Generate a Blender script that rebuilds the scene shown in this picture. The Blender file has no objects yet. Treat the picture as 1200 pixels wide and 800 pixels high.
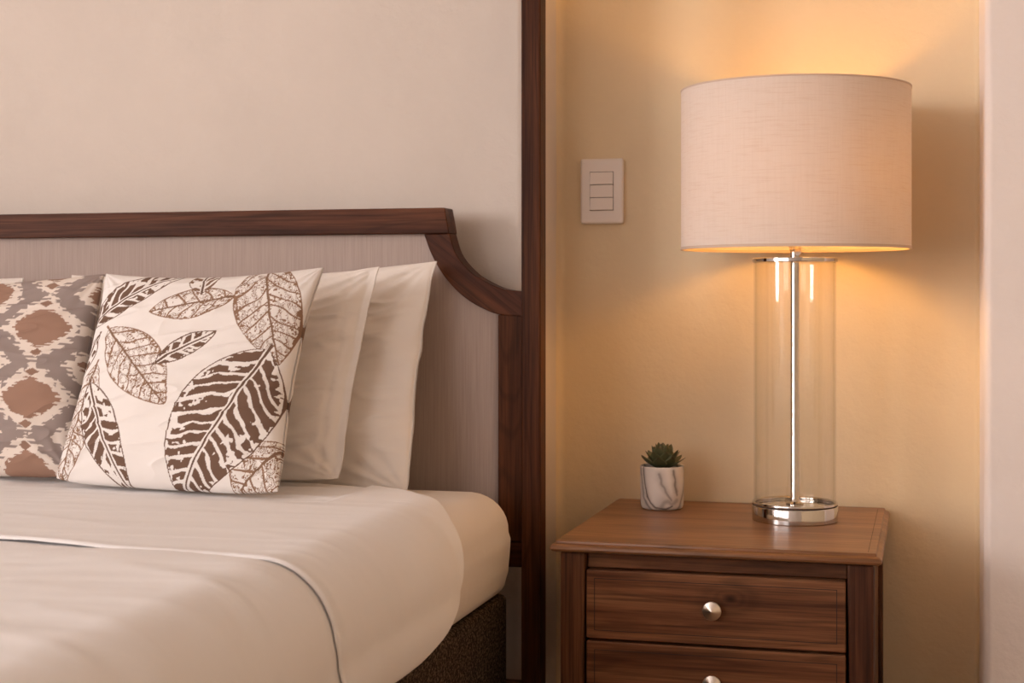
import bpy, bmesh, math, random
import numpy as np
from mathutils import Vector, Matrix

random.seed(7)
rng = np.random.default_rng(7)
C = bpy.context.scene.collection
PI = math.pi

# ------------------------------------------------------------------ noise
_TAB = rng.random((256, 256))
def vnoise(x, y, seed=0):
    x = np.asarray(x, float) + seed * 17.31; y = np.asarray(y, float) + seed * 9.77
    xi = np.floor(x).astype(int); yi = np.floor(y).astype(int)
    fx = x - xi; fy = y - yi
    fx = fx * fx * (3 - 2 * fx); fy = fy * fy * (3 - 2 * fy)
    g = lambda a, b: _TAB[a & 255, b & 255]
    return ((g(xi, yi) * (1 - fx) + g(xi + 1, yi) * fx) * (1 - fy) +
            (g(xi, yi + 1) * (1 - fx) + g(xi + 1, yi + 1) * fx) * fy)
def fbm(x, y, seed=0, octv=4):
    s = 0; a = .5; t = 0
    for o in range(octv):
        s = s + a * vnoise(x * 2 ** o, y * 2 ** o, seed + o * 3); t += a; a *= .5
    return s / t
def sstep(a, b, x):
    t = np.clip((x - a) / (b - a), 0, 1); return t * t * (3 - 2 * t)
def srgb(r, g, b):
    f = lambda c: (c / 255 / 12.92) if c / 255 <= .04045 else ((c / 255 + .055) / 1.055) ** 2.4
    return (f(r), f(g), f(b), 1)

# ------------------------------------------------------------------ materials
class NT:
    def __init__(s, name):
        s.m = bpy.data.materials.new(name); s.m.use_nodes = True
        s.t = s.m.node_tree; s.t.nodes.clear()
        s.out = s.n('ShaderNodeOutputMaterial')
    def n(s, ty, **kw):
        nd = s.t.nodes.new(ty)
        for k, v in kw.items():
            if k.startswith('i_'):
                nd.inputs[k[2:].replace('_', ' ')].default_value = v
            else: setattr(nd, k, v)
        return nd
    def l(s, a, b): s.t.links.new(a, b)
    def bsdf(s, **kw):
        b = s.n('ShaderNodeBsdfPrincipled')
        for k, v in kw.items(): b.inputs[k.replace('_', ' ')].default_value = v
        s.l(b.outputs[0], s.out.inputs[0]); return b
    def coord(s, scale=(1, 1, 1), rand=False, rot=0):
        tc = s.n('ShaderNodeTexCoord'); src = tc.outputs['Object']
        if rand:
            oi = s.n('ShaderNodeObjectInfo')
            mu = s.n('ShaderNodeVectorMath', operation='SCALE'); mu.inputs[0].default_value = (7.3, 11.9, 5.1)
            s.l(oi.outputs['Random'], mu.inputs['Scale'])
            ad = s.n('ShaderNodeVectorMath', operation='ADD')
            s.l(src, ad.inputs[0]); s.l(mu.outputs[0], ad.inputs[1]); src = ad.outputs[0]
        if rot:
            vr = s.n('ShaderNodeVectorRotate', rotation_type='Y_AXIS'); vr.inputs['Angle'].default_value = rot
            s.l(src, vr.inputs['Vector']); src = vr.outputs[0]
        mp = s.n('ShaderNodeMapping'); mp.inputs['Scale'].default_value = scale
        s.l(src, mp.inputs[0]); return mp.outputs[0]
    def noise(s, vec, scale, detail=4, rough=.5, dist=0):
        nd = s.n('ShaderNodeTexNoise'); nd.inputs['Scale'].default_value = scale
        nd.inputs['Detail'].default_value = detail; nd.inputs['Roughness'].default_value = rough
        nd.inputs['Distortion'].default_value = dist
        s.l(vec, nd.inputs['Vector']); return nd.outputs['Fac']
    def ramp(s, fac, stops):
        r = s.n('ShaderNodeValToRGB'); e = r.color_ramp.elements
        while len(e) < len(stops): e.new(.5)
        for k, (p, c) in enumerate(stops): e[k].position = p; e[k].color = c
        s.l(fac, r.inputs[0]); return r.outputs[0]
    def mix(s, fac, a, b, mode='MIX'):
        m = s.n('ShaderNodeMix', data_type='RGBA', blend_type=mode)
        if isinstance(fac, float): m.inputs[0].default_value = fac
        else: s.l(fac, m.inputs[0])
        for sk, v in ((m.inputs[6], a), (m.inputs[7], b)):
            if isinstance(v, tuple): sk.default_value = v
            else: s.l(v, sk)
        return m.outputs[2]
    def bump(s, b, h, strength=.2, dist=.002):
        nd = s.n('ShaderNodeBump'); nd.inputs['Strength'].default_value = strength
        nd.inputs['Distance'].default_value = dist
        s.l(h, nd.inputs['Height']); s.l(nd.outputs[0], b.inputs['Normal'])

def gray(v): return (v, v, v, 1)

def m_plaster(name, col):
    t = NT(name); b = t.bsdf(Roughness=.85)
    v = t.coord()
    c = t.ramp(t.noise(v, 3.0, 5, .6), [(.3, tuple(x * .95 for x in col[:3]) + (1,)), (.7, tuple(min(1, x * 1.03) for x in col[:3]) + (1,))])
    t.l(c, b.inputs['Base Color'])
    ad = t.n('ShaderNodeMath', operation='ADD')
    t.l(t.noise(v, 22, 5, .6), ad.inputs[0]); t.l(t.noise(v, 5, 3), ad.inputs[1])
    t.bump(b, ad.outputs[0], .28, .01); return t.m

def m_wood(name, axis, dark, mid, light, rough=.42, fine=1.0, spec=.25, rot=0, knot=None):
    t = NT(name); b = t.bsdf(Roughness=rough); b.inputs['Specular IOR Level'].default_value = spec
    sc = {'X': (1.1, 13, 13), 'Y': (13, 1.1, 13), 'Z': (13, 13, 1.1)}[axis]
    sf = {'X': (6, 260, 260), 'Y': (260, 6, 260), 'Z': (260, 260, 6)}[axis]
    sb = {'X': (1.1, 9, 9), 'Y': (9, 1.1, 9), 'Z': (9, 9, 1.1)}[axis]
    v = t.coord(sc, True, rot); vf = t.coord(sf, True, rot); vb = t.coord(sb, True, rot)
    n1 = t.noise(v, 1.0, 6, .6, .8)
    base = t.ramp(n1, [(.26, dark), (.46, mid), (.72, light)])
    # growth rings: contours of a broad stretched noise
    nb = t.noise(vb, 1.0, 2, .45, .3)
    mu = t.n('ShaderNodeMath', operation='MULTIPLY'); mu.inputs[1].default_value = 75; t.l(nb, mu.inputs[0])
    sn = t.n('ShaderNodeMath', operation='SINE'); t.l(mu.outputs[0], sn.inputs[0])
    ring = t.ramp(sn.outputs[0], [(.0, gray(1)), (.55, gray(.97)), (1, gray(.66))])
    c = t.mix(.75, base, ring, 'MULTIPLY')
    fs = t.ramp(t.noise(vf, 1.0, 3, .6), [(.34, gray(.55)), (.52, gray(1.0)), (.72, gray(1.35))])
    c = t.mix(.8 * fine, c, fs, 'MULTIPLY')
    if knot:
        mpk = t.n('ShaderNodeMapping'); mpk.inputs['Scale'].default_value = (.55, .0, 1); t.l(t.coord((1, 1, 1)), mpk.inputs[0])
        nz = t.n('ShaderNodeTexNoise'); nz.inputs['Scale'].default_value = 30; t.l(mpk.outputs[0], nz.inputs['Vector'])
        ad = t.n('ShaderNodeVectorMath', operation='MULTIPLY_ADD'); ad.inputs[1].default_value = (.012, 0, .012)
        t.l(nz.outputs['Color'], ad.inputs[0]); t.l(mpk.outputs[0], ad.inputs[2])
        ds = t.n('ShaderNodeVectorMath', operation='DISTANCE'); ds.inputs[1].default_value = (knot[0] * .55 + .006, 0, knot[2] + .006); t.l(ad.outputs[0], ds.inputs[0])
        c = t.mix(1.0, c, t.ramp(ds.outputs['Value'], [(.0, gray(.22)), (.0042, gray(.5)), (.008, gray(.95)), (.011, gray(.68)), (.016, gray(.9)), (.021, gray(.75)), (.032, gray(1))]), 'MULTIPLY')
    t.l(c, b.inputs['Base Color'])
    t.bump(b, t.noise(vf, 1.0, 2), .12, .0008); return t.m

def m_cloth(name, col, weave=900, bump=.15, wr=0.0, wsc=(6, 6, 6), sheen=.15, rough=.9):
    t = NT(name); b = t.bsdf(Roughness=rough, Base_Color=col)
    b.inputs['Sheen Weight'].default_value = sheen; b.inputs['Specular IOR Level'].default_value = .15
    v = t.coord(); h = t.noise(v, weave, 2)
    if wr:
        vw = t.coord(wsc); w = t.noise(vw, 1.0, 4, .5, .7)
        mm = t.n('ShaderNodeMath', operation='MULTIPLY_ADD'); mm.inputs[1].default_value = wr
        t.l(w, mm.inputs[0]); t.l(h, mm.inputs[2]); h = mm.outputs[0]
    t.bump(b, h, bump, .003); return t.m

def m_vcol(name, rough=.85, weave=700, bump=.12, attr='print', spec=.15):
    t = NT(name); b = t.bsdf(Roughness=rough); b.inputs['Specular IOR Level'].default_value = spec
    a = t.n('ShaderNodeAttribute', attribute_name=attr); t.l(a.outputs['Color'], b.inputs['Base Color'])
    if bump: t.bump(b, t.noise(t.coord(), weave, 2), bump, .001)
    return t.m

def m_plain(name, col, rough=.5, metal=0, spec=.5):
    t = NT(name); b = t.bsdf(Roughness=rough, Base_Color=col, Metallic=metal)
    b.inputs['Specular IOR Level'].default_value = spec; return t.m

M = {}
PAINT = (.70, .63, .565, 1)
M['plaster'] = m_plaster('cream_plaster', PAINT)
M['plaster_daylit'] = m_plaster('daylit_plaster', (.90, .83, .785, 1))  # paler copy of the cream plaster, daylight put into its colour
M['plaster_warm_light'] = m_plaster('warm_light_plaster', (.78, .65, .445, 1))  # yellower copy of the plaster, warm lamp light put into its colour
M['plaster_white'] = m_plaster('white_room_plaster', (.84, .82, .80, 1))
M['ceiling'] = m_plaster('ceiling_paint', (.85, .83, .81, 1))
M['walnut_x'] = m_wood('walnut_along_x', 'X', srgb(64, 35, 20), srgb(114, 73, 48), srgb(162, 115, 80), .36)
M['walnut_knot'] = m_wood('walnut_with_knot', 'X', srgb(64, 35, 20), srgb(114, 73, 48), srgb(162, 115, 80), .36, knot=(.027, 0, .537))
M['walnut_top_lit'] = m_wood('walnut_top_lit', 'X', srgb(104, 68, 42), srgb(138, 95, 61), srgb(174, 128, 88), .33, .7, .45)  # lighter walnut, the wall's reflection put into the top's colours
M['walnut_z'] = m_wood('walnut_along_z', 'Z', srgb(46, 22, 12), srgb(78, 45, 28), srgb(128, 86, 56), .42)
M['walnut_y'] = m_wood('walnut_along_y', 'Y', srgb(56, 28, 16), srgb(94, 58, 38), srgb(138, 96, 66), .4)
M['bed_x'] = m_wood('bed_walnut_x', 'X', srgb(40, 20, 12), srgb(72, 40, 26), srgb(112, 70, 46), .42, spec=.1)
M['bed_z'] = m_wood('bed_walnut_z', 'Z', srgb(38, 18, 9), srgb(66, 36, 20), srgb(98, 58, 34), .45, spec=.1)
M['bed_d'] = m_wood('bed_walnut_diagonal', 'X', srgb(40, 20, 12), srgb(72, 40, 26), srgb(112, 70, 46), .42, spec=.1, rot=-math.radians(38))
M['dark_line'] = m_plain('dark_inlay', srgb(38, 24, 17), .6)
M['floor'] = m_wood('oak_floor', 'Y', srgb(126, 96, 70), srgb(154, 120, 90), srgb(176, 142, 110), .45)
M['sheet'] = m_cloth('white_cotton_sheet', (.80, .755, .715, 1), 900, .22, 6.0, (9, 9, 9))
M['duvet'] = m_cloth('white_cotton_duvet', (.87, .86, .86, 1), 900, .22, 7.0, (3.2, 9, 6))
M['pillow'] = m_cloth('white_pillowcase', (.845, .785, .725, 1), 900, .3, 6.0, (7, 7, 12))
M['leafprint'] = m_vcol('leaf_print_cotton')
M['ikat'] = m_vcol('ikat_print_cotton')
# headboard linen
t = NT('taupe_headboard_linen'); b = t.bsdf(Roughness=.95); b.inputs['Specular IOR Level'].default_value = .1
c = t.ramp(t.noise(t.coord((420, 40, 9)), 1.0, 3, .6), [(.3, srgb(174, 158, 150)), (.7, srgb(186, 171, 163))])
t.l(c, b.inputs['Base Color']); t.bump(b, t.noise(t.coord((500, 300, 120)), 1.0, 2), .2, .001); M['linen'] = t.m
# tweed base
t = NT('dark_tweed'); b = t.bsdf(Roughness=.95); b.inputs['Specular IOR Level'].default_value = .1
c = t.ramp(t.noise(t.coord((230, 150, 230)), 1.0, 3, .7), [(.36, srgb(28, 22, 18)), (.5, srgb(60, 49, 41)), (.68, srgb(118, 102, 88))])
t.l(c, b.inputs['Base Color']); t.bump(b, t.noise(t.coord((300, 300, 300)), 1.0, 2), .5, .002); M['tweed'] = t.m
M['chrome'] = m_plain('polished_chrome', (.62, .59, .565, 1), .08, 1)
M['nickel'] = m_plain('satin_nickel', (.78, .72, .66, 1), .28, 1)
M['switch'] = m_plain('ivory_switch_plastic', (.83, .77, .72, 1), .4)
M['gap'] = m_plain('gap_shade', srgb(60, 46, 38), .8)  # dark colour standing for the shade inside narrow gaps
# glass: clear, with Fresnel reflection
t = NT('clear_glass'); tr = t.n('ShaderNodeBsdfTransparent'); tr.inputs[0].default_value = (.985, .98, .965, 1)
gl = t.n('ShaderNodeBsdfGlossy'); gl.inputs['Roughness'].default_value = .03
lw_ = t.n('ShaderNodeLayerWeight'); lw_.inputs[0].default_value = .5
pw = t.n('ShaderNodeMath', operation='POWER'); pw.inputs[1].default_value = 5; t.l(lw_.outputs['Facing'], pw.inputs[0])
fr = t.n('ShaderNodeMath', operation='MULTIPLY_ADD'); fr.inputs[1].default_value = .7; fr.inputs[2].default_value = .04; t.l(pw.outputs[0], fr.inputs[0])
mx = t.n('ShaderNodeMixShader'); t.l(fr.outputs[0], mx.inputs[0]); t.l(tr.outputs[0], mx.inputs[1]); t.l(gl.outputs[0], mx.inputs[2])
t.l(mx.outputs[0], t.out.inputs[0]); M['glass'] = t.m
# shade linen: diffuse with a little light coming through
t = NT('lampshade_linen'); v = t.coord()
slub = t.noise(t.coord((22, 22, 520)), 1.0, 4, .65); slub2 = t.noise(t.coord((300, 300, 14)), 1.0, 3, .6)
col = t.mix(.5, t.ramp(slub, [(.30, srgb(236, 225, 216)), (.48, srgb(246, 239, 233))]), t.ramp(slub2, [(.3, srgb(240, 230, 222)), (.6, srgb(248, 240, 234))]), 'MULTIPLY')
d = t.n('ShaderNodeBsdfDiffuse'); t.l(col, d.inputs[0])
tl = t.n('ShaderNodeBsdfTranslucent'); tl.inputs[0].default_value = (.82, .74, .56, 1)
mx = t.n('ShaderNodeMixShader'); mx.inputs[0].default_value = .19
t.l(d.outputs[0], mx.inputs[1]); t.l(tl.outputs[0], mx.inputs[2]); t.l(mx.outputs[0], t.out.inputs[0])
M['shade'] = t.m
M['shade_lining'] = m_plain('shade_lining', (.8, .74, .62, 1), .9)
M['shade_trim'] = m_plain('shade_trim', srgb(214, 192, 172), .9)
t = NT('lit_bulb'); e = t.n('ShaderNodeEmission'); e.inputs[0].default_value = (1, .47, .09, 1); e.inputs[1].default_value = 100
t.l(e.outputs[0], t.out.inputs[0]); M['bulb'] = t.m
M['pot'] = m_vcol('marbled_ceramic', .4, 0, 0, spec=.4)
M['soil'] = m_plain('potting_soil', srgb(48, 36, 28), .95)
M['succulent'] = m_vcol('succulent_leaf', .5, 0, 0, spec=.4)
M['window_glass'] = M['glass']
M['white_paint'] = m_plain('white_frame_paint', (.8, .78, .74, 1), .5)

# ------------------------------------------------------------------ mesh helpers
def link(o, parent=None):
    C.objects.link(o)
    if parent is not None: o.parent = parent
    return o
def obj(name, verts, faces, mat, parent=None, smooth=True, origin=None):
    me = bpy.data.meshes.new(name)
    if origin is not None:
        verts = [(x - origin[0], y - origin[1], z - origin[2]) for x, y, z in verts]
    me.from_pydata([tuple(map(float, v)) for v in verts], [], [tuple(map(int, f)) for f in faces]); me.update()
    bm = bmesh.new(); bm.from_mesh(me); bmesh.ops.recalc_face_normals(bm, faces=bm.faces); bm.to_mesh(me); bm.free()
    me.materials.append(mat)
    if smooth: me.polygons.foreach_set('use_smooth', [True] * len(me.polygons))
    o = bpy.data.objects.new(name, me)
    if origin is not None and parent is None: o.location = origin
    return link(o, parent)
def bmobj(name, bm, mat, parent=None, smooth=False):
    me = bpy.data.meshes.new(name); bmesh.ops.recalc_face_normals(bm, faces=bm.faces)
    bm.to_mesh(me); bm.free(); me.materials.append(mat)
    if smooth: me.polygons.foreach_set('use_smooth', [True] * len(me.polygons))
    return link(bpy.data.objects.new(name, me), parent)
def add_box(bm, x0, x1, y0, y1, z0, z1, bev=0, seg=2):
    r = bmesh.ops.create_cube(bm, size=1)
    for v in r['verts']:
        v.co = Vector(((x0 + x1) / 2 + v.co.x * (x1 - x0), (y0 + y1) / 2 + v.co.y * (y1 - y0), (z0 + z1) / 2 + v.co.z * (z1 - z0)))
    if bev:
        es = list({e for v in r['verts'] for e in v.link_edges})
        bmesh.ops.bevel(bm, geom=es, offset=bev, segments=seg, affect='EDGES', profile=.5)
    return bm
def box(name, x0, x1, y0, y1, z0, z1, mat, parent=None, bev=.002, seg=2, P=None):
    bm = bmesh.new(); add_box(bm, x0, x1, y0, y1, z0, z1, bev, seg)
    if P is not None:
        for v in bm.verts: v.co -= Vector(P)
    return bmobj(name, bm, mat, parent)
def lathe(prof, n=64, closed=False):
    V, F = [], []
    m = len(prof)
    for i in range(n):
        a = 2 * PI * i / n
        for r, z in prof: V.append((r * math.cos(a), r * math.sin(a), z))
    for i in range(n):
        j = (i + 1) % n
        for k in range(m - 1 if not closed else m):
            k2 = (k + 1) % m
            F.append((i * m + k, j * m + k, j * m + k2, i * m + k2))
    return V, F
def lathe_obj(name, prof, mat, parent, n=64, closed=False, at=(0, 0, 0), smooth=True, axis='Z'):
    V, F = lathe(prof, n, closed)
    if axis == '-Y': V = [(x, -z, y) for x, y, z in V]
    V = [(x + at[0], y + at[1], z + at[2]) for x, y, z in V]
    o = obj(name, V, F, mat, parent, smooth)
    bm = bmesh.new(); bm.from_mesh(o.data); bmesh.ops.remove_doubles(bm, verts=bm.verts, dist=1e-6)
    bmesh.ops.recalc_face_normals(bm, faces=bm.faces)
    for e in bm.edges:
        if len(e.link_faces) == 2 and e.calc_face_angle(0) > math.radians(32): e.smooth = False
    bm.to_mesh(o.data); bm.free(); return o
def thing(name, label, cat, loc, group=None):
    o = bpy.data.objects.new(name, None); o.empty_display_size = .05
    o.location = loc; C.objects.link(o); return tag(o, label, cat, group)
def tag(o, label, cat, group=None):
    o['label'] = label; o['category'] = cat
    if group: o['group'] = group
    return o
def struct(o): o['kind'] = 'structure'; return o
def grid_faces(nu, nv, off=0, flip=False):
    F = []
    for i in range(nu - 1):
        for j in range(nv - 1):
            a = off + i * nv + j; q = (a, a + nv, a + nv + 1, a + 1)
            F.append(q[::-1] if flip else q)
    return F
def fast_obj(name, V, F, mat, parent=None, origin=None, col=None):
    """numpy verts (n,3), quads (m,4)"""
    V = np.asarray(V, np.float64)
    if origin is not None: V = V - np.asarray(origin)
    me = bpy.data.meshes.new(name)
    F = np.asarray(F, np.int32)
    me.vertices.add(len(V)); me.vertices.foreach_set('co', V.astype(np.float32).ravel())
    me.loops.add(F.size); me.loops.foreach_set('vertex_index', F.ravel())
    me.polygons.add(len(F)); me.polygons.foreach_set('loop_start', np.arange(0, F.size, 4, dtype=np.int32))
    me.update(calc_edges=True); me.validate()
    me.polygons.foreach_set('use_smooth', np.ones(len(me.polygons), bool))
    me.materials.append(mat)
    if col is not None:
        at = me.color_attributes.new('print', 'FLOAT_COLOR', 'POINT')
        at.data.foreach_set('color', np.concatenate([col, np.ones((len(col), 1))], 1).astype(np.float32).ravel())
    o = bpy.data.objects.new(name, me)
    if origin is not None and parent is None: o.location = origin
    return link(o, parent)
def quads(nu, nv, off=0, flip=False):
    i, j = np.meshgrid(np.arange(nu - 1), np.arange(nv - 1), indexing='ij')
    a = (off + i * nv + j).ravel()
    q = np.stack([a, a + nv, a + nv + 1, a + 1], 1)
    return q[:, ::-1] if flip else q

# ================================================================== ROOM
YB, YA = 2.78, 3.03          # bed-wall face, niche back wall
XL, XR = -4.6, 2.0
YF, ZC = -2.6, 2.75
def poly_wall(name, plan, z0, z1, mat, wob=0):
    """closed plan polygon extruded upwards, with enough levels for an uneven plaster arris"""
    lv = np.linspace(z0, z1, 90); n = len(plan); V = []; F = []
    for z in lv:
        for k, (x, y) in enumerate(plan):
            w = wob * (fbm(z * 2.2, k * .25, 4) - .5) * 2 if wob else 0
            V.append((x + w, y, z))
    for l in range(len(lv) - 1):
        for k in range(n):
            F.append((l * n + k, l * n + (k + 1) % n, (l + 1) * n + (k + 1) % n, (l + 1) * n + k))
    F.append(tuple(range(n))); F.append(tuple((len(lv) - 1) * n + k for k in range(n)))
    o = obj(name, V, F, mat, None, True)
    bm = bmesh.new(); bm.from_mesh(o.data)
    for e in bm.edges:
        if len(e.link_faces) == 2 and e.calc_face_angle(0) > math.radians(35): e.smooth = False
    bm.to_mesh(o.data); bm.free(); return struct(o)
def arc(cx, cy, r, a0, a1, n=8):
    return [(cx + r * math.cos(math.radians(a0 + (a1 - a0) * k / n)), cy + r * math.sin(math.radians(a0 + (a1 - a0) * k / n))) for k in range(n + 1)]
XN0, XN1 = -.722, .097       # niche sides
r = .022
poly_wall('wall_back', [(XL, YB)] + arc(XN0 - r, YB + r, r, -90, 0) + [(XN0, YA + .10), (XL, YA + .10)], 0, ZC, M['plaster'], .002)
r = .016
poly_wall('wall_right', arc(XN1 + r, YB + r, r, 180, 270) + [(XR, YB), (XR, YA + .10), (XN1, YA + .10)], 0, ZC, M['plaster_daylit'], .0035)
# niche back wall, coved slightly into the sides
poly_wall('wall_niche', [(XN0 - .04, YA + .1), (XN0 - .04, YA - .02)] + arc(XN0 + .016, YA - .016, .016, 180, 90, 5) + arc(XN1 - .010, YA - .010, .010, 90, 0, 4) + [(XN1 + .04, YA - .02), (XN1 + .04, YA + .1)], 0, ZC, M['plaster_warm_light'])
bm = add_box(bmesh.new(), XL - .1, XR + .1, YF - .1, YA + .1, -.08, 0); struct(bmobj('floor', bm, M['floor']))
bm = add_box(bmesh.new(), XL - .1, XR + .1, YF - .1, YA + .1, ZC, ZC + .08); struct(bmobj('ceiling', bm, M['ceiling']))
def holed(name, axis, at, a0, a1, holes):
    """wall slab .12 thick with rectangular openings; axis 'x' = plane x=at"""
    bm = bmesh.new(); th = .12
    xs = sorted({a0, a1, *[h[0] for h in holes], *[h[1] for h in holes]})
    zs = sorted({0, ZC, *[h[2] for h in holes], *[h[3] for h in holes]})
    for i in range(len(xs) - 1):
        for j in range(len(zs) - 1):
            mx, mz = (xs[i] + xs[i + 1]) / 2, (zs[j] + zs[j + 1]) / 2
            if any(h[0] < mx < h[1] and h[2] < mz < h[3] for h in holes): continue
            if axis == 'x': add_box(bm, at - th, at, xs[i], xs[i + 1], zs[j], zs[j + 1])
            else: add_box(bm, xs[i], xs[i + 1], at - th, at, zs[j], zs[j + 1])
    bmesh.ops.remove_doubles(bm, verts=bm.verts, dist=1e-5)
    return struct(bmobj(name, bm, M['plaster_white']))
WL = (-2.3, -.75, .95, 2.6)            # window in the left wall (y0,y1,z0,z1)
WF = (-3.1, -1.4, 1.0, 2.6)              # window in the front wall (x0,x1,z0,z1)
holed('wall_left', 'x', XL, YF - .1, YB, [WL])
holed('wall_front', 'y', YF, XL - .1, XR + .1, [WF])
bm = add_box(bmesh.new(), XR, XR + .1, YF - .1, YB, 0, ZC); struct(bmobj('wall_side', bm, M['plaster_warm_light']))  # unseen wall, its warm tint added for warm fill from the right
def window(name, axis, at, w, nm):
    a0, a1, z0, z1 = w
    root = bpy.data.objects.new(name, None); C.objects.link(root); struct(root)
    bm = bmesh.new(); f = .05
    def bb(u0, u1, v0, v1):
        if axis == 'x': add_box(bm, at - .085, at - .035, u0, u1, v0, v1, .003)
        else: add_box(bm, u0, u1, at - .085, at - .035, v0, v1, .003)
    bb(a0, a0 + f, z0, z1); bb(a1 - f, a1, z0, z1); bb(a0 + f, a1 - f, z0, z0 + f); bb(a0 + f, a1 - f, z1 - f, z1)
    for k in range(1, nm):
        c = a0 + (a1 - a0) * k / nm; bb(c - .02, c + .02, z0 + f, z1 - f)
    bmobj('window_frame', bm, M['white_paint'], root)
    bm = bmesh.new()
    if axis == 'x': add_box(bm, at - .062, at - .056, a0 + f, a1 - f, z0 + f, z1 - f)
    else: add_box(bm, a0 + f, a1 - f, at - .062, at - .056, z0 + f, z1 - f)
    bmobj('pane', bm, M['window_glass'], root)
window('window_1', 'x', XL, WL, 2); window('window_2', 'y', YF, WF, 3)

# ================================================================== BED FRAME
BX = -1.64                                  # bed centre line
bed = thing('four_poster_bed', 'dark walnut four poster bed frame with scooped headboard corners and taupe linen panel', 'bed', (BX, 2.69, 0))
P = (BX, 2.69, 0)
def mir(x): return 2 * BX - x
def bbox(name, x0, x1, *a, **k): return box(name, x0, x1, *a, parent=bed, P=P, **k)
def strip_prism(name, outer, inner, y0, y1, mat, mirror):
    V, F = [], []; n = len(outer)
    for (x, z) in outer: V.append((x, y0, z))
    for (x, z) in inner: V.append((x, y0, z))
    V += [(x, y1, z) for x, _, z in V]
    N = 2 * n
    for i in range(n - 1):
        F.append((i, i + 1, n + i + 1, n + i)); F.append((N + i, N + i + 1, N + n + i + 1, N + n + i))
        F.append((i, i + 1, N + i + 1, N + i)); F.append((n + i, n + i + 1, N + n + i + 1, N + n + i))
    for i in (0, n - 1): F.append((i, n + i, N + n + i, N + i))
    if mirror: V = [(mir(x), y, z) for x, y, z in V]
    V = [(x - P[0], y - P[1], z) for x, y, z in V]
    o = obj(name, V, F, mat, bed, True)
    bm = bmesh.new(); bm.from_mesh(o.data)
    es = [e for e in bm.edges if len(e.link_faces) == 2 and e.calc_face_angle(0) > 1.0]
    bmesh.ops.bevel(bm, geom=es, offset=.0018, segments=2, affect='EDGES', profile=.5)
    for e in bm.edges:
        if len(e.link_faces) == 2 and e.calc_face_angle(0) > math.radians(18): e.smooth = False
    bm.to_mesh(o.data); bm.free(); return o
def smooth_curve(pts, n=28):
    """Catmull-Rom through the points"""
    p = [np.array(q) for q in pts]; p = [2 * p[0] - p[1]] + p + [2 * p[-1] - p[-2]]; out = []
    ts = np.linspace(0, len(pts) - 1, n)
    for t_ in ts:
        i = min(int(t_), len(pts) - 2); f = t_ - i; a, b_, c_, d_ = p[i:i + 4]
        out.append(tuple(.5 * ((2 * b_) + (-a + c_) * f + (2 * a - 5 * b_ + 4 * c_ - d_) * f * f + (-a + 3 * b_ - 3 * c_ + d_) * f ** 3)))
    return out
outer = smooth_curve([(-.8392, 1.1412), (-.8262, 1.1031), (-.8002, 1.0727), (-.7734, 1.0548), (-.7374, 1.0397), (-.700, 1.0357)])
inner = smooth_curve([(-.8884, 1.1405), (-.8739, 1.1035), (-.8526, 1.0677), (-.8262, 1.0378), (-.8002, 1.0176), (-.7734, 1.0037), (-.7473, .9945), (-.700, .990)])
for mr in (False, True):
    f = mir if mr else (lambda x: x)
    x0, x1 = sorted((f(-.7015), f(-.6655)))
    bbox('bed_post', x0, x1, 2.658, 2.700, 0, 2.45, M['bed_z'], bev=.003)
    strip_prism('headboard_bracket', outer, inner, 2.668, 2.712, M['bed_d'], mr)
    x0, x1 = sorted((f(-.7480), f(-.7015)))
    bbox('headboard_stile', x0, x1, 2.672, 2.708, .584, .9935, M['bed_z'], bev=.0015)
# top rail, ends cut to a small slant
V = []
for y in (2.664, 2.716):
    V += [(mir(-.8474) - BX, y - 2.69, 1.1885), (mir(-.8385) - BX, y - 2.69, 1.1412), (-.8385 - BX, y - 2.69, 1.1412), (-.8474 - BX, y - 2.69, 1.1885)]
o = obj('headboard_top_rail', V, [(0, 1, 2, 3), (4, 5, 6, 7), (0, 1, 5, 4), (1, 2, 6, 5), (2, 3, 7, 6), (3, 0, 4, 7)], M['bed_x'], bed, False)
bm = bmesh.new(); bm.from_mesh(o.data); bmesh.ops.bevel(bm, geom=list(bm.edges), offset=.002, segments=2, affect='EDGES', profile=.5); bm.to_mesh(o.data); bm.free()
bbox('headboard_lower_rail', mir(-.7015), -.7015, 2.676, 2.706, .537, .5835, M['bed_x'])
bbox('headboard_stretcher', mir(-.7015), -.7015, 2.676, 2.706, .270, .327, M['bed_x'])
# upholstered panel: fills the outline inside rail, brackets and stiles, its side edges rounded over
ic = np.array([(x, z) for x, z in inner if x < -.7475])
def panel_top(x):
    xr = np.where(x < BX, mir(x), x)
    return np.interp(xr, ic[:, 0] + .006, ic[:, 1] + .008, left=1.150, right=ic[-1, 1] + .008)
hx = np.concatenate([-.7485 + .0 - .03 * (1 - np.cos(np.linspace(0, PI / 2, 12))), np.linspace(-.779, -.905, 50)[1:], np.linspace(-.905, BX, 24)[1:]])
xs = np.concatenate([mir(hx), hx[::-1][1:]]); tz = np.linspace(0, 1, 40)
XG, TG = np.meshgrid(xs, tz, indexing='ij')
ZT = panel_top(XG); ZG = .5845 + (ZT - .5845) * TG
eg = np.clip((np.abs(-.7485 - BX) - np.abs(XG - BX)) / .022, 0, 1); eb = np.clip(TG * 10, 0, 1)
YG = 2.6815 + .010 * (1 - np.sqrt(np.clip(1 - (1 - eg) ** 2, 0, 1))) + .004 * (1 - eb) ** 2
n_ = XG.size
front = np.stack([XG - P[0], YG - P[1], ZG], -1).reshape(-1, 3); back = front.copy(); back[:, 1] = 2.709 - P[1]
idx = np.arange(n_).reshape(XG.shape)
ring = np.concatenate([idx[:, 0], idx[-1, 1:], idx[::-1, -1][1:], idx[0, ::-1][1:]])
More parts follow.
